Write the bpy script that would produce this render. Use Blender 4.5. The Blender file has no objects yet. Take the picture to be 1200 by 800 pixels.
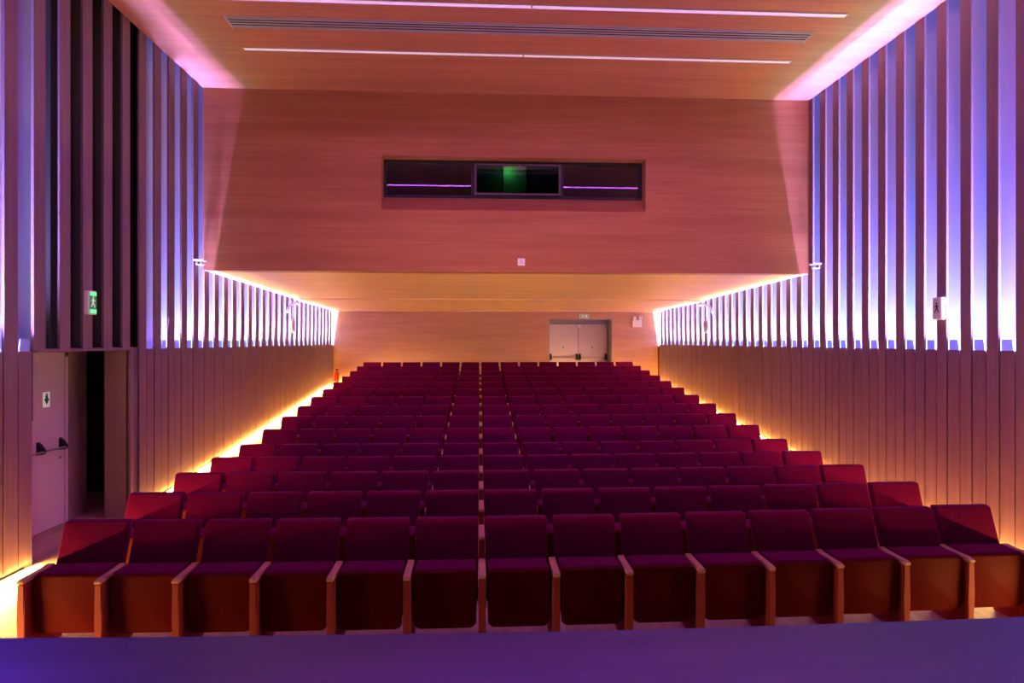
import bpy, bmesh, math, random
from mathutils import Vector, Matrix
random.seed(7)
S = bpy.context.scene
C = S.collection
S.view_settings.view_transform = 'Standard'
S.view_settings.look = 'None'
S.view_settings.exposure = 0.0
S.view_settings.gamma = 1.0
S.view_settings.use_curve_mapping = False

# ------------------------------------------------------------------ measures
F_PX, CAM_Z, YAW = 720.0, 2.42, math.atan(38 / 720.0)
XL, XR = -4.78, 6.00            # room faces of the two slat walls
YU, YB = 10.90, 20.50           # balcony wall, rear wall
ZC = CAM_Z + 4.39               # ceiling
ZS0, ZS1 = CAM_Z + 1.23, CAM_Z + 1.00   # soffit at front / rear
ZBRK = CAM_Z - 0.105            # where the closed boards end and the lit slots begin
YN = 2.6                        # near end of the walls
ZT = ZC + 0.45                  # top of the slot cavity, above the ceiling
STAGE_Z = 1.0

def floor_z(y):
    return max(0.0, min(1.0, (y - 8.6) * 0.0922))
Y_FLAT = 8.6 + 1.0 / 0.0922

# ------------------------------------------------------------------ helpers
def tag(o, label=None, cat=None, group=None, kind=None):
    if label: o['label'] = label
    if cat: o['category'] = cat
    if group: o['group'] = group
    if kind: o['kind'] = kind
    return o

def empty(name, loc, rotz=0.0, label=None, cat=None, group=None):
    o = bpy.data.objects.new(name, None)
    o.empty_display_size = 0.1
    C.objects.link(o)
    o.location = loc
    o.rotation_euler = (0, 0, rotz)
    return tag(o, label, cat, group)

def obj(name, bm, mat, parent=None, smooth=False):
    me = bpy.data.meshes.new(name)
    bmesh.ops.recalc_face_normals(bm, faces=bm.faces)
    bm.to_mesh(me)
    bm.free()
    mats = mat if isinstance(mat, (list, tuple)) else [mat]
    for m in mats: me.materials.append(m)
    if smooth:
        for p in me.polygons: p.use_smooth = True
    o = bpy.data.objects.new(name, me)
    C.objects.link(o)
    if parent: o.parent = parent
    return o

def struct(name, bm, mat, parent=None):
    o = obj(name, bm, mat, parent)
    o['kind'] = 'structure'
    return o

def box(bm, x0, x1, y0, y1, z0, z1, mi=0):
    vs = [bm.verts.new(p) for p in ((x0,y0,z0),(x1,y0,z0),(x1,y1,z0),(x0,y1,z0),(x0,y0,z1),(x1,y0,z1),(x1,y1,z1),(x0,y1,z1))]
    fs = []
    for q in ((3,2,1,0),(4,5,6,7),(0,1,5,4),(1,2,6,5),(2,3,7,6),(3,0,4,7)):
        f = bm.faces.new([vs[i] for i in q]); f.material_index = mi; fs.append(f)
    return vs, fs

def boxb(x0, x1, y0, y1, z0, z1):
    bm = bmesh.new(); box(bm, x0, x1, y0, y1, z0, z1); return bm

def rbox(x0, x1, y0, y1, z0, z1, r, seg=2):
    bm = boxb(x0, x1, y0, y1, z0, z1)
    bmesh.ops.bevel(bm, geom=list(bm.edges), offset=r, segments=seg, profile=0.6, affect='EDGES')
    return bm

def prism(pts, axis, a, b, bm=None):
    """closed outline (2-D) swept along an axis"""
    bm = bm or bmesh.new()
    def P(p, t):
        return {'x': (t, p[0], p[1]), 'y': (p[0], t, p[1]), 'z': (p[0], p[1], t)}[axis]
    A = [bm.verts.new(P(p, a)) for p in pts]
    B = [bm.verts.new(P(p, b)) for p in pts]
    n = len(pts)
    bm.faces.new(A); bm.faces.new(B[::-1])
    for i in range(n):
        bm.faces.new((A[i], A[(i+1) % n], B[(i+1) % n], B[i]))
    return bm

def tube(bm, pts, r, n=10):
    """round bar through points"""
    pts = [Vector(p) for p in pts]
    rings = []
    for i, p in enumerate(pts):
        d = (pts[min(i+1, len(pts)-1)] - pts[max(i-1, 0)]).normalized()
        up = Vector((0, 0, 1)) if abs(d.z) < 0.9 else Vector((1, 0, 0))
        u = d.cross(up).normalized(); v = d.cross(u).normalized()
        rr = r[i] if isinstance(r, (list, tuple)) else r
        rings.append([bm.verts.new(p + (u*math.cos(2*math.pi*k/n) + v*math.sin(2*math.pi*k/n))*rr) for k in range(n)])
    for a, b in zip(rings, rings[1:]):
        for k in range(n):
            bm.faces.new((a[k], a[(k+1) % n], b[(k+1) % n], b[k]))
    bm.faces.new(rings[0]); bm.faces.new(rings[-1][::-1])
    return bm

def lathe(bm, prof, cx, cy, n=20):
    rings = [[bm.verts.new((cx + r*math.cos(2*math.pi*k/n), cy + r*math.sin(2*math.pi*k/n), z)) for k in range(n)] for r, z in prof]
    for a, b in zip(rings, rings[1:]):
        for k in range(n):
            bm.faces.new((a[k], a[(k+1) % n], b[(k+1) % n], b[k]))
    bm.faces.new(rings[0]); bm.faces.new(rings[-1][::-1])
    return bm

# ------------------------------------------------------------------ materials
def new_mat(name):
    m = bpy.data.materials.new(name); m.use_nodes = True
    nt = m.node_tree; nt.nodes.clear()
    out = nt.nodes.new('ShaderNodeOutputMaterial')
    b = nt.nodes.new('ShaderNodeBsdfPrincipled')
    nt.links.new(b.outputs[0], out.inputs[0])
    return m, nt, b, out

def grain_mat(name, c0, c1, scale, rough=0.5, detail=4.0, bump=0.0, spec=0.4, c2=None, scale2=None):
    """stretched-noise wood / brushed surface; scale is per axis (object coordinates)"""
    m, nt, b, _ = new_mat(name)
    N = nt.nodes; L = nt.links
    tc = N.new('ShaderNodeTexCoord')
    mp = N.new('ShaderNodeMapping'); mp.inputs['Scale'].default_value = scale
    no = N.new('ShaderNodeTexNoise'); no.inputs['Scale'].default_value = 1.0; no.inputs['Detail'].default_value = detail
    rp = N.new('ShaderNodeValToRGB')
    rp.color_ramp.elements[0].position = 0.32; rp.color_ramp.elements[0].color = (*c0, 1)
    rp.color_ramp.elements[1].position = 0.68; rp.color_ramp.elements[1].color = (*c1, 1)
    L.new(tc.outputs['Object'], mp.inputs[0]); L.new(mp.outputs[0], no.inputs['Vector'])
    L.new(no.outputs['Fac'], rp.inputs[0])
    col = rp.outputs[0]
    if c2:
        mp2 = N.new('ShaderNodeMapping'); mp2.inputs['Scale'].default_value = scale2
        n2 = N.new('ShaderNodeTexNoise'); n2.inputs['Scale'].default_value = 1.0; n2.inputs['Detail'].default_value = 2.0
        r2 = N.new('ShaderNodeMapRange'); r2.inputs[1].default_value = 0.45; r2.inputs[2].default_value = 0.75
        mx = N.new('ShaderNodeMix'); mx.data_type = 'RGBA'
        L.new(tc.outputs['Object'], mp2.inputs[0]); L.new(mp2.outputs[0], n2.inputs['Vector'])
        L.new(n2.outputs['Fac'], r2.inputs[0]); L.new(r2.outputs[0], mx.inputs[0])
        L.new(col, mx.inputs[6]); mx.inputs[7].default_value = (*c2, 1)
        col = mx.outputs[2]
    L.new(col, b.inputs['Base Color'])
    b.inputs['Roughness'].default_value = rough
    b.inputs['Specular IOR Level'].default_value = spec
    if bump:
        bp = N.new('ShaderNodeBump'); bp.inputs['Strength'].default_value = bump; bp.inputs['Distance'].default_value = 0.004
        L.new(no.outputs['Fac'], bp.inputs['Height']); L.new(bp.outputs[0], b.inputs['Normal'])
    return m

def plain(name, c, rough=0.5, metal=0.0, spec=0.4, var=0.06, nscale=25.0, emit=None, estr=0.0):
    m, nt, b, _ = new_mat(name)
    N = nt.nodes; L = nt.links
    tc = N.new('ShaderNodeTexCoord'); no = N.new('ShaderNodeTexNoise'); no.inputs['Scale'].default_value = nscale
    hsv = N.new('ShaderNodeHueSaturation'); hsv.inputs['Color'].default_value = (*c, 1)
    mr = N.new('ShaderNodeMapRange'); mr.inputs[3].default_value = 1 - var; mr.inputs[4].default_value = 1 + var
    L.new(tc.outputs['Object'], no.inputs['Vector']); L.new(no.outputs['Fac'], mr.inputs[0]); L.new(mr.outputs[0], hsv.inputs['Value'])
    L.new(hsv.outputs[0], b.inputs['Base Color'])
    b.inputs['Roughness'].default_value = rough; b.inputs['Metallic'].default_value = metal
    b.inputs['Specular IOR Level'].default_value = spec
    if emit:
        b.inputs['Emission Color'].default_value = (*emit, 1); b.inputs['Emission Strength'].default_value = estr
    return m

def fabric_mat():
    m, nt, b, _ = new_mat('crimson_fabric')
    N = nt.nodes; L = nt.links
    tc = N.new('ShaderNodeTexCoord')
    no = N.new('ShaderNodeTexNoise'); no.inputs['Scale'].default_value = 60; no.inputs['Detail'].default_value = 5
    rp = N.new('ShaderNodeValToRGB')
    rp.color_ramp.elements[0].position = 0.3; rp.color_ramp.elements[0].color = (0.112, 0.0012, 0.034, 1)
    rp.color_ramp.elements[1].position = 0.7; rp.color_ramp.elements[1].color = (0.155, 0.0018, 0.048, 1)
    L.new(tc.outputs['Object'], no.inputs['Vector']); L.new(no.outputs['Fac'], rp.inputs[0]); L.new(rp.outputs[0], b.inputs['Base Color'])
    b.inputs['Roughness'].default_value = 0.9; b.inputs['Specular IOR Level'].default_value = 0.03
    b.inputs['Sheen Weight'].default_value = 0.16; b.inputs['Sheen Roughness'].default_value = 0.4
    b.inputs['Sheen Tint'].default_value = (1, 0.25, 0.5, 1)
    return m

def translucent_mat():
    m, nt, b, out = new_mat('frosted_plastic')
    N = nt.nodes; L = nt.links
    tr = N.new('ShaderNodeBsdfTranslucent'); tr.inputs[0].default_value = (0.45, 0.55, 0.75, 1)
    tc = N.new('ShaderNodeTexCoord'); no = N.new('ShaderNodeTexNoise'); no.inputs['Scale'].default_value = 15
    mr = N.new('ShaderNodeMapRange'); mr.inputs[3].default_value = 0.1; mr.inputs[4].default_value = 0.2
    L.new(tc.outputs['Object'], no.inputs['Vector']); L.new(no.outputs['Fac'], mr.inputs[0])
    b.inputs['Base Color'].default_value = (0.4, 0.5, 0.7, 1); b.inputs['Roughness'].default_value = 0.5
    mx = N.new('ShaderNodeMixShader')
    L.new(mr.outputs[0], mx.inputs[0]); L.new(b.outputs[0], mx.inputs[1]); L.new(tr.outputs[0], mx.inputs[2]); L.new(mx.outputs[0], out.inputs[0])
    return m

def glass_mat():
    m, nt, b, out = new_mat('booth_glass')
    N = nt.nodes; L = nt.links
    tp = N.new('ShaderNodeBsdfTransparent'); tp.inputs[0].default_value = (0.75, 0.7, 0.68, 1)
    gl = N.new('ShaderNodeBsdfGlossy'); gl.inputs['Roughness'].default_value = 0.02; gl.inputs[0].default_value = (0.9, 0.9, 0.95, 1)
    fr = N.new('ShaderNodeFresnel'); fr.inputs[0].default_value = 1.7
    mx = N.new('ShaderNodeMixShader')
    L.new(fr.outputs[0], mx.inputs[0]); L.new(tp.outputs[0], mx.inputs[1]); L.new(gl.outputs[0], mx.inputs[2]); L.new(mx.outputs[0], out.inputs[0])
    nt.nodes.remove(b)
    return m

M = {}
M['veneer'] = grain_mat('wood_veneer', (0.36, 0.13, 0.06), (0.44, 0.175, 0.085), (0.9, 3.0, 42.0), 0.5, 6, 0.1, 0.3, (0.32, 0.11, 0.05), (0.25, 1.0, 4.0))
M['veneer_ceiling'] = grain_mat('wood_veneer_ceiling', (0.47, 0.185, 0.11), (0.57, 0.245, 0.145), (0.9, 30.0, 3.0), 0.5, 6, 0.1, 0.3, (0.44, 0.175, 0.095), (0.25, 4.0, 1.0))
M['veneer_pale'] = grain_mat('pale_wood_veneer', (0.46, 0.23, 0.15), (0.56, 0.30, 0.20), (0.9, 20.0, 20.0), 0.5, 6, 0.1, 0.3, (0.42, 0.21, 0.135), (0.25, 3.0, 3.0))
M['veneer_soffit'] = grain_mat('soffit_veneer', (0.74, 0.44, 0.27), (0.84, 0.54, 0.35), (0.9, 20.0, 20.0), 0.5, 6, 0.1, 0.3, (0.70, 0.40, 0.24), (0.25, 3.0, 3.0))  # paler than the wall veneer, with light from below put into the colour
M['slat'] = grain_mat('slat_wood', (0.175, 0.105, 0.14), (0.215, 0.13, 0.17), (18.0, 18.0, 0.7), 0.55, 4, 0.05, 0.3)
M['slat_back'] = grain_mat('slot_backing', (0.34, 0.50, 0.78), (0.62, 0.50, 0.76), (0.01, 2.3, 0.03), 0.5, 2, 0.0, 0.3)  # blue to lavender variation puts the LED colours into the backing
M['dark'] = plain('dark_recess', (0.008, 0.006, 0.007), 0.8)
M['floor'] = grain_mat('oak_floor', (0.44, 0.30, 0.17), (0.60, 0.43, 0.27), (14.0, 1.0, 3.0), 0.45, 5, 0.04, 0.4, (0.36, 0.24, 0.14), (6.0, 0.5, 1.0))
M['stage'] = grain_mat('stage_boards', (0.036, 0.022, 0.055), (0.05, 0.03, 0.072), (1.2, 10.0, 3.0), 0.5, 4, 0.04, 0.4, (0.03, 0.02, 0.05), (0.4, 2.0, 1.0))
M['fabric'] = fabric_mat()
M['arm'] = plain('red_upholstered_panel', (0.27, 0.032, 0.022), 0.6, 0, 0.2)
M['shell'] = plain('seat_shell_red', (0.10, 0.006, 0.004), 0.6, 0, 0.03)
M['armcap'] = grain_mat('beech_cap', (0.52, 0.27, 0.12), (0.64, 0.35, 0.16), (30.0, 4.0, 30.0), 0.4, 3, 0.0, 0.4)
M['door'] = plain('door_paint', (0.64, 0.52, 0.62), 0.45, 0, 0.4, 0.03, 3)
M['frame'] = plain('door_frame_paint', (0.34, 0.28, 0.32), 0.5)
M['black'] = plain('black_metal', (0.012, 0.012, 0.014), 0.4)
M['steel'] = plain('brushed_steel', (0.45, 0.45, 0.48), 0.35, 0.9)
M['white'] = plain('white_plastic', (0.8, 0.78, 0.8), 0.4)
M['alu'] = plain('anodised_aluminium', (0.62, 0.60, 0.64), 0.4, 0.3)
M['glass'] = glass_mat()
M['frost'] = translucent_mat()
M['diffuser'] = plain('light_diffuser', (0.85, 0.8, 0.85), 0.5, emit=(1.0, 0.72, 0.95), estr=0.45)
M['diffuser_on'] = plain('light_diffuser_lit', (0.85, 0.8, 0.85), 0.5, emit=(0.8, 0.35, 1.0), estr=3.0)
M['green'] = plain('sign_green', (0.02, 0.35, 0.10), 0.4, emit=(0.03, 1.0, 0.22), estr=0.08)
M['greenlit'] = plain('sign_green_lamp', (0.1, 0.6, 0.2), 0.4, emit=(0.12, 1.0, 0.28), estr=1.3)
M['greenpaint'] = plain('green_print', (0.01, 0.22, 0.10), 0.5)
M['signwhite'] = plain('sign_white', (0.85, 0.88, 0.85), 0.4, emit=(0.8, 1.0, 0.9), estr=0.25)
M['sign_plain'] = plain('sign_plate', (0.6, 0.62, 0.6), 0.4)
M['navy'] = plain('sign_dark_print', (0.02, 0.03, 0.12), 0.4)
M['red'] = plain('extinguisher_red', (0.30, 0.012, 0.01), 0.3)
M['jamb'] = plain('alcove_panel', (0.26, 0.19, 0.16), 0.6)
M['booth'] = plain('booth_wall', (0.10, 0.10, 0.12), 0.8)

# ------------------------------------------------------------------ room shell
# floor: level under the first rows, then a ramp up to the rear landing
bm = bmesh.new()
prof = [(YN - 0.2, -0.3), (YN - 0.2, 0.0), (8.6, 0.0), (Y_FLAT, 1.0), (YB + 1.2, 1.0), (YB + 1.2, -0.3)]
prism(prof, 'x', -7.4, XR + 0.6, bm)
struct('floor', bm, M['floor'])

# stage with its gently curved front edge
edge = [(-8.0, 3.36), (-4.0, 3.20), (-2.6, 3.08), (-1.6, 3.04), (-0.8, 3.02), (0.0, 3.00), (0.8, 2.99), (1.6, 3.00), (2.6, 3.02), (4.0, 3.08), (8.0, 3.3)]
bm = bmesh.new()
prism([(8.0, -3.0), (-8.0, -3.0)] + edge, 'z', STAGE_Z - 0.08, STAGE_Z, bm)
prism([(7.9, -3.0), (-7.9, -3.0)] + [(x * 0.99, y - 0.05) for x, y in edge], 'z', 0.0, STAGE_Z - 0.08, bm)
struct('floor_stage', bm, M['stage'])

# ceiling
struct('ceiling', boxb(XL + 0.001, XR - 0.001, YN - 0.4, YU + 0.3, ZC, ZC + 0.2), M['veneer_ceiling'])

# balcony wall with the booth window opening
WX0, WX1, WZ0, WZ1, WD = -1.72, 2.98, CAM_Z + 2.32, CAM_Z + 3.27, 0.27
bm = bmesh.new()
def quad(bm, a, b, c, d, mi=0):
    f = bm.faces.new([bm.verts.new(p) for p in (a, b, c, d)]); f.material_index = mi; return f
T = 0.27
box(bm, XL, WX0, YU, YU + T, ZS0, ZC)
box(bm, WX1, XR, YU, YU + T, ZS0, ZC)
box(bm, WX0, WX1, YU, YU + T, WZ1, ZC)
# below the opening: a sill that slopes up to the window frame
prism([(YU, ZS0), (YU + T, ZS0), (YU + T, WZ0 + 0.29), (YU, WZ0)], 'x', WX0, WX1, bm)
wall_balcony = struct('wall_balcony', bm, M['veneer'])
# booth behind it
bm = bmesh.new()
box(bm, -2.6, 3.9, YU + 2.6, YU + 2.7, ZS0, ZC)
box(bm, -2.7, -2.6, YU + T, YU + 2.7, ZS0, ZC)
box(bm, 3.9, 4.0, YU + T, YU + 2.7, ZS0, ZC)
box(bm, -2.7, 4.0, YU + T, YU + 2.7, ZC, ZC + 0.1)
struct('wall_booth', bm, M['booth'])
# soffit under the balcony
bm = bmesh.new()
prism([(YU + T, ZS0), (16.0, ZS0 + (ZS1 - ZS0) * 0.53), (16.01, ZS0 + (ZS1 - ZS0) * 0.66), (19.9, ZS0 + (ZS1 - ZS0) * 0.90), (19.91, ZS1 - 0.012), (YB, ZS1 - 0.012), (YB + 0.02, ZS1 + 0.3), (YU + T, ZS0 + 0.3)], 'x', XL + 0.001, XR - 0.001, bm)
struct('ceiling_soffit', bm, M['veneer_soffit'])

# rear wall with recessed double door
DX0, DX1, DZ = 2.32, 4.47, 3.18
bm = bmesh.new()
box(bm, XL - 0.3, DX0, YB, YB + 0.62, 0.9, ZS1 + 0.15)
box(bm, DX1, XR + 0.3, YB, YB + 0.62, 0.9, ZS1 + 0.15)
box(bm, DX0, DX1, YB, YB + 0.62, DZ, ZS1 + 0.15)
wall_back = struct('wall_back', bm, M['veneer_pale'])
bm = bmesh.new()
box(bm, DX1 - 0.02, DX1 - 0.002, YB + 0.004, YB + 0.6, 1.0, DZ)
box(bm, DX0 + 0.002, DX0 + 0.02, YB + 0.004, YB + 0.6, 1.0, DZ)
box(bm, DX0 + 0.02, DX1 - 0.02, YB + 0.004, YB + 0.6, DZ - 0.02, DZ - 0.002)
struct('trim_door_reveal', bm, M['frame'])

# ------------------------------------------------------------------ slat walls
def wall(side):
    s = 1 if side == 'right' else -1
    F = XR if s > 0 else XL
    phase, PITCH = (6.81, 0.397) if s > 0 else (6.86, 0.41)
    X = lambda d: F + s * d
    def bx(bm, d0, d1, y0, y1, z0, z1):
        a, b = sorted((X(d0), X(d1)))
        box(bm, a, b, y0, y1, z0, z1)
    AL0, AL1 = 6.87, 8.68         # door opening in the left wall
    DK0, DK1 = 6.87, 9.08         # the unlit stretch above it
    root = struct('wall_' + side, bmesh.new(), M['dark'])
    bf, bk, dk, sl, bd = bmesh.new(), bmesh.new(), bmesh.new(), bmesh.new(), bmesh.new()
    k0 = math.ceil((YN - phase) / PITCH)
    k1 = math.floor((YB - 0.25 - phase) / PITCH)
    gaps = []
    SW, TH = (0.165 if s > 0 else 0.18), 0.03
    for k in range(k0, k1 + 1):
        y0 = phase + k * PITCH; y1 = y0 + SW
        top = ZT
        zb = floor_z(y0) + 0.055
        g0, g1 = y1, y0 + PITCH
        door = s < 0 and y1 > AL0 and y0 < AL1 - 0.05
        bx(sl, 0, TH, y0, y1, ZBRK if door else zb, top)
        if s < 0 and g1 > AL0 + 0.1 and g0 < 8.75:
            if g0 > AL1 - 0.02:
                bx(bd, TH, TH + 0.02, g0, g1, floor_z(g0), ZBRK)   # recessed strip beside the opening
        else:
            if g1 <= YB - 0.05:
                bx(bd, 0.006, TH, g0 + 0.02, g1 - 0.02, floor_z(g0) + 0.055, ZBRK)
            if not (s < 0 and DK0 - 0.1 < g0 < DK1 - 0.05):
                gaps.append((g0, g1))
    # black backing right behind the boards, sloping foot with the floor
    def backing(y0, y1):
        ys = [y0] + [y for y in (8.6, Y_FLAT) if y0 < y < y1] + [y1]
        pts = [(y, floor_z(y) + 0.06) for y in ys] + [(y1, ZBRK - 0.05), (y0, ZBRK - 0.05)]
        prism(pts, 'x', X(TH + 0.001), X(TH + 0.012), dk)
    if s < 0:
        backing(YN, AL0); backing(AL1 + 0.0, YB)
        bx(dk, 0.22, 0.24, 7.16, DK1, ZBRK + 0.03, ZT)          # dark back of the unlit slots
        bx(dk, TH + 0.001, 0.24, 7.16, 7.18, ZBRK + 0.03, ZT)
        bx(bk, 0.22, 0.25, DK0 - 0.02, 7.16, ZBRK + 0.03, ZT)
        bx(dk, TH + 0.001, 0.24, DK0, DK0 + 0.02, ZBRK - 0.75, ZBRK + 0.02)
        bx(dk, 0.0, 0.25, DK0, DK1, ZT, ZT + 0.03)
        bx(dk, TH + 0.001, 0.24, DK1 - 0.02, DK1, ZBRK - 0.6, ZT)
        segs = [(YN, DK0), (DK1, YB)]
    else:
        backing(YN, YB)
        segs = [(YN, YB)]
    for a, b in segs:
        bx(bf, 0.142, 0.146, a, b, ZBRK - 0.68, ZBRK - 0.03)   # unseen baffle, added to keep the beam off the slot backing
        bx(dk, 0.0, 0.25, a, b, ZT, ZT + 0.03)
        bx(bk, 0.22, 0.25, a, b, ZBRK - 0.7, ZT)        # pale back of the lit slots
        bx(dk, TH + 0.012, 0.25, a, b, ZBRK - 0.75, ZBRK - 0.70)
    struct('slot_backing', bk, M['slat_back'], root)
    struct('light_baffle', bf, M['dark'], root)
    struct('board_backing', dk, M['dark'], root)
    struct('slat_panel', sl, M['slat'], root)
    struct('board_panel', bd, M['slat'], root)
    return s, F, X, gaps, segs

WALLS = {side: wall(side) for side in ('left', 'right')}

# dark outer shells so no light leaks in from behind the walls
bm = bmesh.new()
box(bm, XR + 0.26, XR + 0.4, YN, YB + 0.6, -0.2, ZT + 0.03)
struct('wall_right_shell', bm, M['dark'])
bm = bmesh.new()
box(bm, XL - 0.40, XL - 0.26, YN, 6.85, -0.2, ZT + 0.03)
box(bm, XL - 0.40, XL - 0.26, 9.1, YB + 0.6, -0.2, ZT + 0.03)
box(bm, XL - 0.40, XL - 0.26, 6.85, 9.1, ZBRK + 0.1, ZT + 0.03)
struct('wall_left_shell', bm, M['dark'])

# door alcove on the left
AX = -5.52
bm = bmesh.new()
box(bm, AX - 0.1, AX, 6.6, 8.95, 0, ZBRK + 0.05)           # wall the door stands in
box(bm, AX, XL - 0.05, 6.80, 6.90, 0, ZBRK + 0.05)          # near end
box(bm, -5.12, XL - 0.001, 8.68, 8.76, 0, ZBRK)             # far jamb
box(bm, AX - 0.8, XL - 0.06, 6.6, 9.9, ZBRK, ZBRK + 0.025)          # lid
struct('wall_alcove', bm, M['jamb'])
bm = bmesh.new()
box(bm, AX - 0.8, -5.05, 9.8, 9.9, 0, ZBRK)
box(bm, AX - 0.9, AX - 0.8, 8.9, 9.9, 0, ZBRK)
box(bm, -5.14, -5.06, 8.77, 9.8, 0, ZBRK)
struct('wall_passage', bm, M['dark'])
struct('trim_lintel', boxb(XL - 0.06, XL + 0.004, 6.90, 8.70, ZBRK - 0.012, ZBRK + 0.02), M['slat'])
struct('trim_opening', boxb(XL - 0.02, XL + 0.012, 8.665, 8.70, 0, ZBRK), M['slat'])

# ------------------------------------------------------------------ doors
# left exit door, in the alcove (faces +x)
d1 = struct('door_1', boxb(AX - 0.02, AX + 0.012, 7.50, 8.46, 0.02, 2.22), M['door'])
bm = bmesh.new()
box(bm, AX, AX + 0.025, 7.44, 7.50, 0, 2.28); box(bm, AX, AX + 0.025, 8.46, 8.52, 0, 2.28); box(bm, AX, AX + 0.025, 7.44, 8.52, 2.22, 2.28)
struct('door_frame', bm, M['door'], d1)
bm = bmesh.new()
tube(bm, [(AX + 0.09, 7.60, 1.04), (AX + 0.09, 8.36, 1.04)], 0.014)
struct('panic_bar', bm, M['steel'], d1)
for yy in (7.97, 8.38):
    bm = prism([(AX + 0.012, 1.0), (AX + 0.09, 1.01), (AX + 0.105, 1.05), (AX + 0.05, 1.13), (AX + 0.012, 1.16)], 'y', yy - 0.025, yy + 0.025)
    struct('panic_bar_bracket', bm, M['black'], d1)
struct('lock_cylinder', tube(bmesh.new(), [(AX + 0.01, 8.38, 0.90), (AX + 0.03, 8.38, 0.90)], 0.018), M['steel'], d1)

def arrow_bm(P):
    """green running-figure-and-arrow mark as one flat relief; P maps (u,v,depth) to a point"""
    bm = bmesh.new()
    for poly in ([(-0.022, 0.01), (0.022, 0.01), (0.022, 0.055), (-0.022, 0.055)], [(-0.05, 0.012), (0.05, 0.012), (0, -0.062)], [(-0.016, 0.06), (0.016, 0.06), (0.016, 0.08), (-0.016, 0.08)]):
        a = [bm.verts.new(P(u, v, 0.0)) for u, v in poly]; b = [bm.verts.new(P(u, v, 0.003)) for u, v in poly]
        n = len(poly); bm.faces.new(b); bm.faces.new(a[::-1])
        for i in range(n): bm.faces.new((a[i], a[(i+1) % n], b[(i+1) % n], b[i]))
    return bm

sg = empty('door_sign', (AX + 0.012, 8.12, 1.68), 0, 'white square plate with a green downward arrow on the left side door', 'sign')
obj('plate', rbox(0.0, 0.006, -0.062, 0.062, -0.095, 0.095, 0.002), M['signwhite'], sg)
obj('arrow', arrow_bm(lambda u, v, d: (0.006 + d, u, v)), M['greenpaint'], sg)

# rear double door (faces -y)
YD = YB + 0.56
d2 = struct('door_2', boxb(DX0 + 0.02, DX1 - 0.02, YD + 0.05, YD + 0.07, 1.0, DZ - 0.02), M['frame'])
mid = (DX0 + DX1) / 2
for a, b, nm in ((DX0 + 0.07, mid - 0.006, 'l'), (mid + 0.006, DX1 - 0.07, 'r')):
    lf = struct('door_leaf', boxb(a, b, YD, YD + 0.05, 1.02, DZ - 0.17), M['door'], d2)
    bm = bmesh.new(); tube(bm, [(a + 0.06, YD - 0.07, 1.87), (b - 0.06, YD - 0.07, 1.87)], 0.015)
    struct('panic_bar', bm, M['steel'], lf)
    for xx in (a + 0.05, b - 0.05):
        bm = prism([(YD, 1.78), (YD - 0.09, 1.80), (YD - 0.10, 1.90), (YD - 0.05, 1.99), (YD, 2.0)], 'x', xx - 0.03, xx + 0.03)
        struct('panic_bar_bracket', bm, M['black'], lf)
    cx = (a + b) / 2 - 0.02
    sg = empty('door_sign', (cx, YD, 2.20), 0, 'small white plate with green arrow on the %s leaf of the rear double door' % ('left' if nm == 'l' else 'right'), 'sign')
    obj('plate', rbox(-0.04, 0.04, -0.006, 0.0, -0.075, 0.075, 0.002), M['sign_plain'], sg)
    obj('arrow', arrow_bm(lambda u, v, d: (u * 0.6, -0.006 - d, v * 0.8)), M['greenpaint'], sg)
struct('door_closer', rbox(mid - 0.02, mid + 0.10, YD - 0.06, YD, DZ - 0.27, DZ - 0.19, 0.01), M['white'], d2)

# exit sign over the rear doors
sg = empty('exit_sign', (mid + 0.11, YB, DZ + 0.09), 0, 'small pale green exit sign box above the rear double door', 'exit sign')
obj('housing', rbox(-0.16, 0.16, -0.06, 0.0, -0.07, 0.07, 0.008), M['white'], sg)
obj('face', boxb(-0.145, 0.145, -0.064, -0.059, -0.055, 0.055), plain('sign_pale_green', (0.30, 0.42, 0.30), 0.4, emit=(0.5, 0.8, 0.5), estr=0.1), sg)
bm = bmesh.new()
for x0, x1, z0, z1 in ((-0.10, -0.03, -0.008, 0.008), (-0.04, -0.02, -0.03, 0.03), (0.03, 0.10, -0.035, 0.035)):
    box(bm, x0, x1, -0.066, -0.0645, z0, z1)
obj('pictogram', bm, M['signwhite'], sg)

# twin-headed emergency lamp, right of the rear doors
el = empty('emergency_light', (5.30, YB, 3.02), 0, 'white emergency light box with two lamp heads on the rear wall', 'emergency light')
obj('battery_box', rbox(-0.16, 0.16, -0.10, 0.0, -0.12, 0.12, 0.012), M['white'], el)
for x in (-0.10, 0.10):
    bm = bmesh.new(); tube(bm, [(x, -0.05, 0.11), (x, -0.05, 0.16)], 0.012); obj('lamp_neck', bm, M['black'], el)
    bm = bmesh.new(); tube(bm, [(x, -0.02, 0.20), (x, -0.06, 0.195), (x, -0.12, 0.18)], [0.03, 0.065, 0.07], 16)
    h = obj('lamp_head', bm, M['white'], el, True)
    obj('lens', tube(bmesh.new(), [(x, -0.1195, 0.18), (x, -0.126, 0.179)], 0.058, 16), M['alu'], h)

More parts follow.
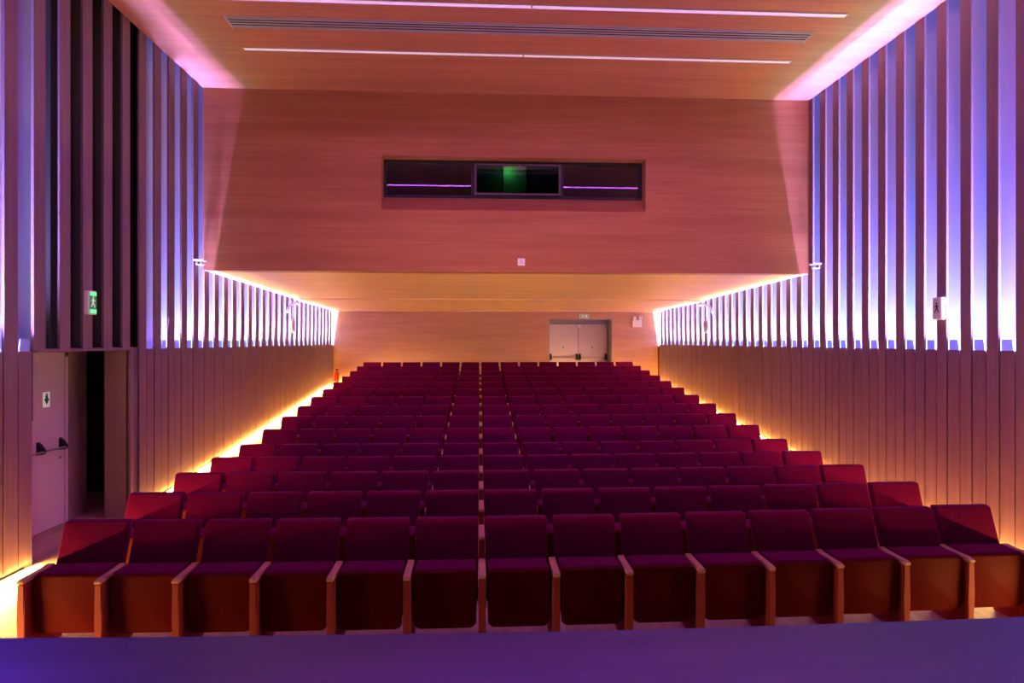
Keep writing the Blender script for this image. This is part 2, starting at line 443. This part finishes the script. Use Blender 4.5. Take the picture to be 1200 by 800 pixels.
# fire extinguisher in the rear left corner
fe = empty('fire_extinguisher', (XL + 0.16, YB - 0.35, 1.0), 0, 'small red fire extinguisher standing in the rear corner by the left slat wall', 'fire extinguisher')
obj('cylinder', lathe(bmesh.new(), [(0.07, 0.0), (0.075, 0.02), (0.075, 0.36), (0.06, 0.42), (0.025, 0.45)], 0, 0), M['red'], fe, True)
obj('valve', lathe(bmesh.new(), [(0.022, 0.45), (0.022, 0.50)], 0, 0, 12), M['black'], fe)
obj('handle', prism([(-0.02, 0.50), (0.09, 0.51), (0.09, 0.53), (-0.02, 0.54)], 'y', -0.012, 0.012), M['black'], fe)
bm = bmesh.new(); tube(bm, [(0.02, 0.0, 0.48), (0.09, 0.0, 0.45), (0.10, 0.0, 0.30), (0.095, 0, 0.15)], 0.011); obj('hose', bm, M['black'], fe)

# ------------------------------------------------------------------ control booth window
YW = YU + T
w1 = struct('window_1', bmesh.new(), M['black'])
def win_frame(bm, x0, x1, z0, z1, t, y0, y1):
    box(bm, x0, x1, y0, y1, z0, z0 + t); box(bm, x0, x1, y0, y1, z1 - t, z1)
    box(bm, x0, x0 + t, y0, y1, z0 + t, z1 - t); box(bm, x1 - t, x1, y0, y1, z0 + t, z1 - t)
wz0, wz1 = WZ0 + 0.27, WZ1
MX0, MX1 = -0.10, 1.48
bm = bmesh.new()
win_frame(bm, WX0, WX1, wz0, wz1, 0.05, YW - 0.03, YW + 0.05)
box(bm, MX0 - 0.05, MX0, YW - 0.03, YW + 0.05, wz0 + 0.05, wz1 - 0.05); box(bm, MX1, MX1 + 0.05, YW - 0.03, YW + 0.05, wz0 + 0.05, wz1 - 0.05)
struct('window_frame', bm, M['black'], w1)
for a, b in ((WX0 + 0.05, MX0 - 0.05), (MX1 + 0.05, WX1 - 0.05)):
    p = struct('window_pane', boxb(a, b, YW, YW + 0.01, wz0 + 0.05, wz1 - 0.05), M['glass'], w1)
bm = bmesh.new()
win_frame(bm, MX0 + 0.01, MX1 - 0.01, wz0 + 0.055, wz1 - 0.06, 0.035, YW - 0.09, YW - 0.05)
struct('window_sash', bm, plain('sash_metal', (0.13, 0.08, 0.10), 0.4, 0.5), w1)
bm = bmesh.new(); box(bm, 0.70, 0.76, YW - 0.06, YW - 0.03, wz1 - 0.13, wz1 - 0.095); struct('window_latch', bm, M['steel'], w1)
# things inside the dark booth, lit by the green exit lamp over its door
dr = struct('door_3', boxb(0.52, 1.02, YU + 2.55, YU + 2.6, ZS0, CAM_Z + 3.9), plain('booth_door', (0.35, 0.38, 0.36), 0.6))

# small white square detector under the booth window
dt = empty('wall_detector', (0.74, YU, CAM_Z + 1.41), 0, 'small white square box on the balcony wall below the booth window', 'detector')
obj('housing', rbox(-0.065, 0.065, -0.035, 0.0, -0.065, 0.065, 0.01), M['white'], dt)
obj('lens', rbox(-0.02, 0.02, -0.04, -0.034, -0.02, 0.02, 0.002), M['alu'], dt)

# ------------------------------------------------------------------ ceiling slots and air grille
def ceiling_light(y, x0, x1, label, dm='diffuser'):
    t = empty('ceiling_light', ((x0 + x1) / 2, y, ZC), 0, label, 'ceiling light', 'linear ceiling lights')
    h = (x1 - x0) / 2
    bm = bmesh.new()
    box(bm, -h, h, -0.045, -0.033, -0.014, 0.0); box(bm, -h, h, 0.033, 0.045, -0.014, 0.0)
    box(bm, -h - 0.012, -h, -0.045, 0.045, -0.014, 0); box(bm, h, h + 0.012, -0.045, 0.045, -0.014, 0)
    obj('frame', bm, M['alu'], t)
    for a, b in ((-h, -0.01), (0.01, h)):
        obj('diffuser', boxb(a + 0.002, b - 0.002, -0.032, 0.032, -0.010, 0.0), M[dm], t)
ceiling_light(9.40, -3.52, 4.86, 'slim pale linear ceiling light nearest the balcony wall')
ceiling_light(8.02, -3.55, 4.92, 'slim pale linear ceiling light on the stage side of the air grille')
ceiling_light(5.0, -3.55, 4.92, 'slim linear ceiling light over the front rows reflected in the booth glass', 'diffuser_on')
gv = empty('ceiling_vent', (0.65, 8.62, ZC), 0, 'long slotted air grille in the wood ceiling between two linear lights', 'air vent')
gh = 4.08
bm = bmesh.new()
box(bm, -gh, gh, -0.145, -0.13, -0.012, 0); box(bm, -gh, gh, 0.13, 0.145, -0.012, 0); box(bm, -gh - .02, -gh, -0.15, 0.15, -0.02, 0); box(bm, gh, gh + .02, -0.15, 0.15, -0.02, 0)
obj('frame', bm, M['alu'], gv)
obj('backing', boxb(-gh, gh, -0.13, 0.13, -0.003, 0.0), M['dark'], gv)
for k in range(4):
    yy = -0.098 + k * 0.0655
    obj('slat', boxb(-gh, gh, yy - 0.014, yy + 0.014, -0.012, -0.006), M['alu'], gv)

# ------------------------------------------------------------------ small fittings on the slat walls
def exit_sign_wall(side, y, z):
    s, F = WALLS[side][0], WALLS[side][1]
    lab = ('green lit exit sign box on the dark left slats above the side door' if side == 'left'
           else 'white exit sign box with dark figure on the right slat wall')
    t = empty('exit_sign', (F, y, z), 0, lab, 'exit sign')
    i = -s                                   # towards the room
    hw, hh, th = 0.08, 0.145, 0.06
    def X(d0, d1): return sorted((i * d0, i * d1))
    x0, x1 = X(0, th)
    obj('housing', rbox(x0, x1, -hw, hw, -hh, hh, 0.012), M['white'], t)
    x0, x1 = X(th - 0.002, th + 0.004)
    face = obj('face', boxb(x0, x1, -hw + 0.012, hw - 0.012, -hh + 0.014, hh - 0.014), M['green'] if side == 'left' else M['sign_plain'], t)
    x0, x1 = X(th + 0.004, th + 0.007)
    if side == 'left':
        for z0, z1 in ((hh - 0.060, hh - 0.018), (-hh + 0.018, -hh + 0.060)):
            obj('lamp', boxb(x0, x1, -hw + 0.02, hw - 0.02, z0, z1), M['greenlit'], face)
    # running figure: head, torso, arms and legs as one flat relief
    bm = bmesh.new()
    def bar(p, q, w):
        (u0, v0), (u1, v1) = p, q
        dx, dy = u1 - u0, v1 - v0; l = math.hypot(dx, dy); nx, ny = -dy / l * w / 2, dx / l * w / 2
        pts = [(u0 + nx, v0 + ny), (u1 + nx, v1 + ny), (u1 - nx, v1 - ny), (u0 - nx, v0 - ny)]
        prism(pts, 'x', x0, x1, bm)
    prism([(0.014 * math.cos(a * math.pi / 5), 0.062 + 0.014 * math.sin(a * math.pi / 5)) for a in range(10)], 'x', x0, x1, bm)
    bar((0.0, 0.045), (-0.008, -0.005), 0.026); bar((0, 0.04), (0.035, 0.015), 0.012); bar((-0.002, 0.04), (-0.036, 0.02), 0.012)
    bar((-0.006, -0.005), (0.026, -0.03), 0.015); bar((0.026, -0.03), (0.022, -0.066), 0.013); bar((-0.01, -0.005), (-0.036, -0.055), 0.015)
    obj('running_figure', bm, M['signwhite'] if side == 'left' else M['navy'], face)
exit_sign_wall('left', 7.77, CAM_Z + 0.475)
exit_sign_wall('right', 7.69, CAM_Z + 0.43)

def wall_sensor(side, y):
    s, F = WALLS[side][0], WALLS[side][1]
    t = empty('wall_sensor', (F, y, CAM_Z + 1.33), 0, 'small white sensor on the %s slat wall at the lower corner of the balcony' % side, 'sensor', 'sensors at the balcony corners')
    i = -s
    a, b = sorted((0, i * 0.16)); obj('mount', rbox(a, b, -0.08, 0.08, 0.02, 0.055, 0.008), M['white'], t)
    a, b = sorted((i * 0.02, i * 0.13)); obj('housing', rbox(a, b, -0.05, 0.05, -0.045, 0.02, 0.015), M['alu'], t)
    bm = bmesh.new(); tube(bm, [(i * 0.075, -0.05, -0.015), (i * 0.075, -0.06, -0.018)], 0.024, 14); obj('lens', bm, M['black'], t)
wall_sensor('left', 10.62); wall_sensor('right', 10.55)

def wall_bracket(side):
    s, F = WALLS[side][0], WALLS[side][1]
    t = empty('bracket_light', (F - s * 0.002, 15.9, CAM_Z + 1.0), 0, 'white curved bracket with a small oval fitting on the %s slat wall under the balcony' % side, 'wall fitting', 'curved bracket fittings')
    i = -s
    bm = bmesh.new()
    tube(bm, [(i * 0.05, 0.45, -0.02), (i * 0.05, 0.2, -0.01), (i * 0.05, -0.2, -0.07), (i * 0.05, -0.42, -0.17), (i * 0.05, -0.5, -0.28)], 0.028, 10)
    obj('arm', bm, M['white'], t, True)
    bm = bmesh.new(); n = 20
    for ring in range(1):
        pts = [(i * 0.06, -0.05 + 0.11 * math.cos(2 * math.pi * k / n), -0.60 + 0.17 * math.sin(2 * math.pi * k / n)) for k in range(n + 1)]
        tube(bm, pts, 0.022, 8)
    obj('oval_ring', bm, M['white'], t, True)
    bm = bmesh.new(); tube(bm, [(i * 0.05, -0.05, -0.43), (i * 0.05, -0.05, -0.10)], 0.014, 8)
    obj('stem', bm, M['white'], t, True)
    a, b = sorted((0.0, i * 0.05)); obj('wall_plate', rbox(a, b, -0.13, 0.03, -0.72, -0.48, 0.01), M['alu'], t)
wall_bracket('left'); wall_bracket('right')

# frosted shields at the foot of the lit slots
for side in ('left', 'right'):
    s, F, X, gaps, segs = WALLS[side]
    proto = None
    for g0, g1 in gaps:
        if g1 < 4.3 or g1 > YB - 0.3: continue
        if proto is None:
            bm = prism([(0.004, -0.02), (0.168, -0.02), (0.145, 0.13), (0.004, 0.13)], 'x', 0.0, 0.005)
            for v in bm.verts: v.co.y = -v.co.y
            proto = obj('uplight_shield', bm, M['frost']); o = proto
        else:
            o = proto.copy(); C.objects.link(o)
        o.location = (X(0.036) - (0.005 if s < 0 else 0), g1, ZBRK)
        tag(o, 'small frosted light shield at the foot of a lit slot in the %s slat wall' % side, 'light shield', 'light shields along the %s wall' % side)

# ------------------------------------------------------------------ theatre seats
PW = 0.58
AW = 0.055
def mesh_of(bm, mat, name, smooth=True):
    me = bpy.data.meshes.new(name)
    bmesh.ops.recalc_face_normals(bm, faces=bm.faces)
    bm.to_mesh(me); bm.free(); me.materials.append(mat)
    if smooth:
        for p in me.polygons: p.use_smooth = True
        try: me.set_sharp_from_angle(angle=math.radians(50))
        except Exception: pass
    return me

def back_bm():
    w = 0.52
    bm = bmesh.new()
    # front-view outline with rounded top corners, swept backwards
    pts = []
    r = 0.018
    h0, h1 = -0.30, 0.32
    for cx, cz, a0 in ((w/2 - r, h1 - r, 0), (-w/2 + r, h1 - r, 90)):
        for k in range(5):
            a = math.radians(a0 + k * 22.5); pts.append((cx + r * math.cos(a), cz + r * math.sin(a)))
    pts += [(-w/2 + 0.005, h0), (w/2 - 0.005, h0)]
    prism(pts, 'y', 0.0, 0.085, bm)
    es = [e for e in bm.edges if abs(e.verts[0].co.y - e.verts[1].co.y) < 1e-6]
    bmesh.ops.bevel(bm, geom=es, offset=0.016, segments=3, profile=0.5, affect='EDGES')
    for v in bm.verts:                                   # slight dish and recline
        u = v.co.x / (w / 2)
        v.co.y -= 0.012 * u * u
        v.co.y += 0.345 + v.co.z * 0.34
        v.co.z = 0.615 + v.co.z * 0.985
    return bm

def cushion_bm(w, y0, y1, z0, z1):
    pts = []
    for cx, cz, a0, r in ((w/2 - 0.02, z1 - 0.02, 0, 0.02), (-w/2 + 0.02, z1 - 0.02, 90, 0.02), (-w/2 + 0.055, z0 + 0.055, 180, 0.05), (w/2 - 0.055, z0 + 0.055, 270, 0.05)):
        for k in range(5):
            a = math.radians(a0 + k * 22.5); pts.append((cx + r * math.cos(a), cz + r * math.sin(a)))
    bm = bmesh.new()
    prism(pts, 'y', y0, y1, bm)
    es = [e for e in bm.edges if abs(e.verts[0].co.y - e.verts[1].co.y) < 1e-6]
    bmesh.ops.bevel(bm, geom=es, offset=0.018, segments=3, profile=0.5, affect='EDGES')
    for v in bm.verts:
        if y0 < 0.08:
            v.co.y -= 0.012 * (1 - (v.co.x / (w/2)) ** 2) * 1.0
            v.co.y += 0.03 * max(0.0, (0.30 - v.co.z) / 0.14) ** 2
        v.co.z -= 0.012 * (1 - (2 * v.co.x / w) ** 2) if v.co.z < 0.3 else 0
    return bm

def arm_bm():
    pts = [(0.012, 0.0), (0.0, 0.30), (0.0, 0.585), (0.36, 0.585), (0.43, 0.56), (0.43, 0.0)]
    bm = prism(pts, 'x', -AW/2, AW/2)
    bmesh.ops.bevel(bm, geom=list(bm.edges), offset=0.008, segments=2, affect='EDGES')
    return bm

def cap_bm():
    pts = [(-0.012, 0.588), (-0.008, 0.612), (0.02, 0.620), (0.26, 0.620), (0.33, 0.632), (0.345, 0.620), (0.345, 0.588)]
    bm = prism(pts, 'x', -0.0275, 0.0275)
    bmesh.ops.bevel(bm, geom=list(bm.edges), offset=0.005, segments=2, affect='EDGES')
    return bm

def hinge_bm():
    bm = bmesh.new(); tube(bm, [(-PW/2 + 0.035, 0.28, 0.38), (PW/2 - 0.035, 0.28, 0.38)], 0.016, 10); return bm

ME = {'seat_back': mesh_of(back_bm(), M['fabric'], 'seat_back'), 'seat_cushion': mesh_of(cushion_bm(0.485, 0.090, 0.325, 0.19, 0.634), M['fabric'], 'seat_cushion'),
      'seat_shell': mesh_of(cushion_bm(0.497, 0.068, 0.112, 0.165, 0.622), M['shell'], 'seat_shell'),
      'armrest': mesh_of(arm_bm(), M['arm'], 'armrest', False), 'arm_cap': mesh_of(cap_bm(), M['armcap'], 'arm_cap', False),
      'hinge_bar': mesh_of(hinge_bm(), M['black'], 'hinge_bar')}

def part(name, parent, loc=(0, 0, 0)):
    o = bpy.data.objects.new(name, ME[name]); C.objects.link(o); o.parent = parent; o.location = loc
    return o

ORD = ['first', 'second', 'third', 'fourth', 'fifth', 'sixth', 'seventh', 'eighth', 'ninth', 'tenth', 'eleventh', 'twelfth', 'thirteenth', 'fourteenth', 'fifteenth']
SEAT_X0 = 0.02 - 6 * PW
proto = empty('theatre_seat', (0, 0, 0))
part('seat_back', proto); part('seat_cushion', proto); part('seat_shell', proto); part('hinge_bar', proto)
a = part('armrest', proto, (-PW/2, 0, 0)); part('arm_cap', a)
def copy_tree(o, parent=None):
    c = o.copy(); C.objects.link(c)
    if parent: c.parent = parent
    for ch in list(o.children): copy_tree(ch, c)
    return c
first = True
ROW0, ROWP = 4.75, 0.938
for r in range(15):
    for c in range(14):
        o = proto if first else copy_tree(proto)
        first = False
        x = SEAT_X0 + (c + 0.5) * PW
        y = ROW0 + ROWP * r
        y += 0.0388 * x * x / (y + 0.45)
        o.location = (x, y, floor_z(y + 0.2))
        where = 'at its left end' if c == 0 else 'at its right end' if c == 13 else ('%s from its left end' % ORD[c] if c < 7 else '%s from its right end' % ORD[13 - c])
        rw = 'front row' if r == 0 else 'rearmost row' if r == 14 else '%s row from the stage' % ORD[r]
        tag(o, 'crimson folding theatre seat in the %s, %s' % (rw, where), 'theatre seat', 'seats in the %s' % rw)
        if c == 13:
            e = part('armrest', o, (PW/2, 0, 0)); part('arm_cap', e)

# ------------------------------------------------------------------ camera
cam = bpy.data.cameras.new('camera'); co = bpy.data.objects.new('camera', cam); C.objects.link(co)
cam.sensor_width = 36; cam.lens = 36 * F_PX / 1200; cam.clip_start = 0.05; cam.clip_end = 100
co.location = (0, 0, CAM_Z); co.rotation_euler = (math.pi / 2, 0, -YAW)
S.camera = co

# ------------------------------------------------------------------ light
def area(name, loc, rot, sx, sy, power, color, spread=180):
    l = bpy.data.lights.new(name, 'AREA'); l.shape = 'RECTANGLE'; l.size = sx; l.size_y = sy
    l.energy = power; l.color = color; l.spread = math.radians(spread)
    o = bpy.data.objects.new(name, l); C.objects.link(o); o.location = loc; o.rotation_euler = rot
    return o

UP = math.pi
BEAM, UPL, CYAN, WASH, FLOORL, FOOTL = 800, 55, 42, 26, 230, 9
for side in ('left', 'right'):
    s, F, X, gaps, segs = WALLS[side]
    for a, b in segs:
        a = max(a, 5.4); L = b - a
        # tight beam that reaches the ceiling, a violet wash up the slots, cyan and pale light at their foot
        ym, yl = (a + b) / 2, L
        area('slot_beam', (X(0.135), ym, ZBRK - 0.62), (UP, 0, 0), 0.01, yl, BEAM * L, (0.40, 0.26, 1.0), 130)
        area('slot_uplight', (X(0.19), ym, ZBRK - 0.40), (UP, 0, 0), 0.03, yl, UPL * L, (0.19, 0.14, 1.0), 32)
        area('slot_cyan', (X(0.19), ym, ZBRK - 0.22), (UP, 0, 0), 0.03, yl, CYAN * L, (0.02, 0.85, 0.85), 100)
        area('slot_wash', (X(0.19), ym, ZBRK - 0.12), (UP, 0, 0), 0.03, yl, WASH * L, (1.0, 0.95, 0.10), 150)

def foot_strip(side, y0, y1):
    s, F, X, gaps, segs = WALLS[side]
    z0, z1 = floor_z(y0) + 0.045, floor_z(y1) + 0.045
    L = math.hypot(y1 - y0, z1 - z0)
    ang = math.atan2(z1 - z0, y1 - y0)
    ax = Vector((0, math.cos(ang), math.sin(ang)))
    for nm, dx, dz, w, p, d, colr in (('foot_strip', 0.02, 0.0, 0.03, FLOORL, (-0.8, -0.6), (1.0, 0.60, 0.16)), ('foot_glow', -0.02, 0.0, 0.02, FOOTL, (-0.45, 0.9), (1.0, 0.55, 0.09))):
        o = area(nm, (X(dx), (y0 + y1) / 2, (z0 + z1) / 2 + dz), (0, 0, 0), w, L, p * L, colr)
        n = Vector((s * d[0], 0, d[1])); n = (n - ax * n.dot(ax)).normalized()   # emission direction
        zc = -n; xc = ax.cross(zc).normalized()
        o.matrix_world = Matrix.Translation(o.location) @ Matrix((xc, ax, zc)).transposed().to_4x4()
foot_strip('left', 3.6, 6.85); foot_strip('left', 8.98, Y_FLAT); foot_strip('left', Y_FLAT, YB - 0.1)
foot_strip('right', 3.6, 8.6); foot_strip('right', 8.6, Y_FLAT); foot_strip('right', Y_FLAT, YB - 0.1)

# warm fill strip added at the stage front, standing in for unknown house light
o = area('house_fill', (0.6, 2.15, STAGE_Z + 0.03), (0, 0, 0), 5.5, 0.05, 52, (1.0, 0.50, 0.36), 66)
o.rotation_euler = (math.radians(90 + 20), 0, 0)
# blue-violet stage wash from the flies above the stage
area('stage_wash', (-4.5, 0.8, 6.3), (0, 0, 0), 2.6, 1.2, 3000, (0.16, 0.05, 1.0), 55)
area('stage_wash', (5.5, 0.8, 6.3), (0, 0, 0), 2.6, 1.2, 3000, (0.25, 0.08, 1.0), 55)
area('stage_wash', (0.5, 0.8, 6.3), (0, 0, 0), 2.6, 1.2, 130, (0.42, 0.08, 1.0), 55)
# violet house lights over the stalls
for yy, pw in ((8.02, 130), (5.0, 85)):
    area('house_wash', (0.68, yy, ZC - 0.012), (0, 0, 0), 8.2, 0.06, pw, (0.52, 0.10, 1.0), 165)
# green exit lamp inside the booth
l = bpy.data.lights.new('booth_exit_lamp', 'POINT'); l.energy = 0.6; l.color = (0.05, 1.0, 0.15); l.shadow_soft_size = 0.05
o = bpy.data.objects.new('booth_exit_lamp', l); C.objects.link(o); o.location = (0.62, YU + 2.42, CAM_Z + 3.72)

w = bpy.data.worlds.new('world'); S.world = w; w.use_nodes = True
bg = w.node_tree.nodes['Background']; bg.inputs[0].default_value = (0.55, 0.30, 0.60, 1); bg.inputs[1].default_value = 0.02
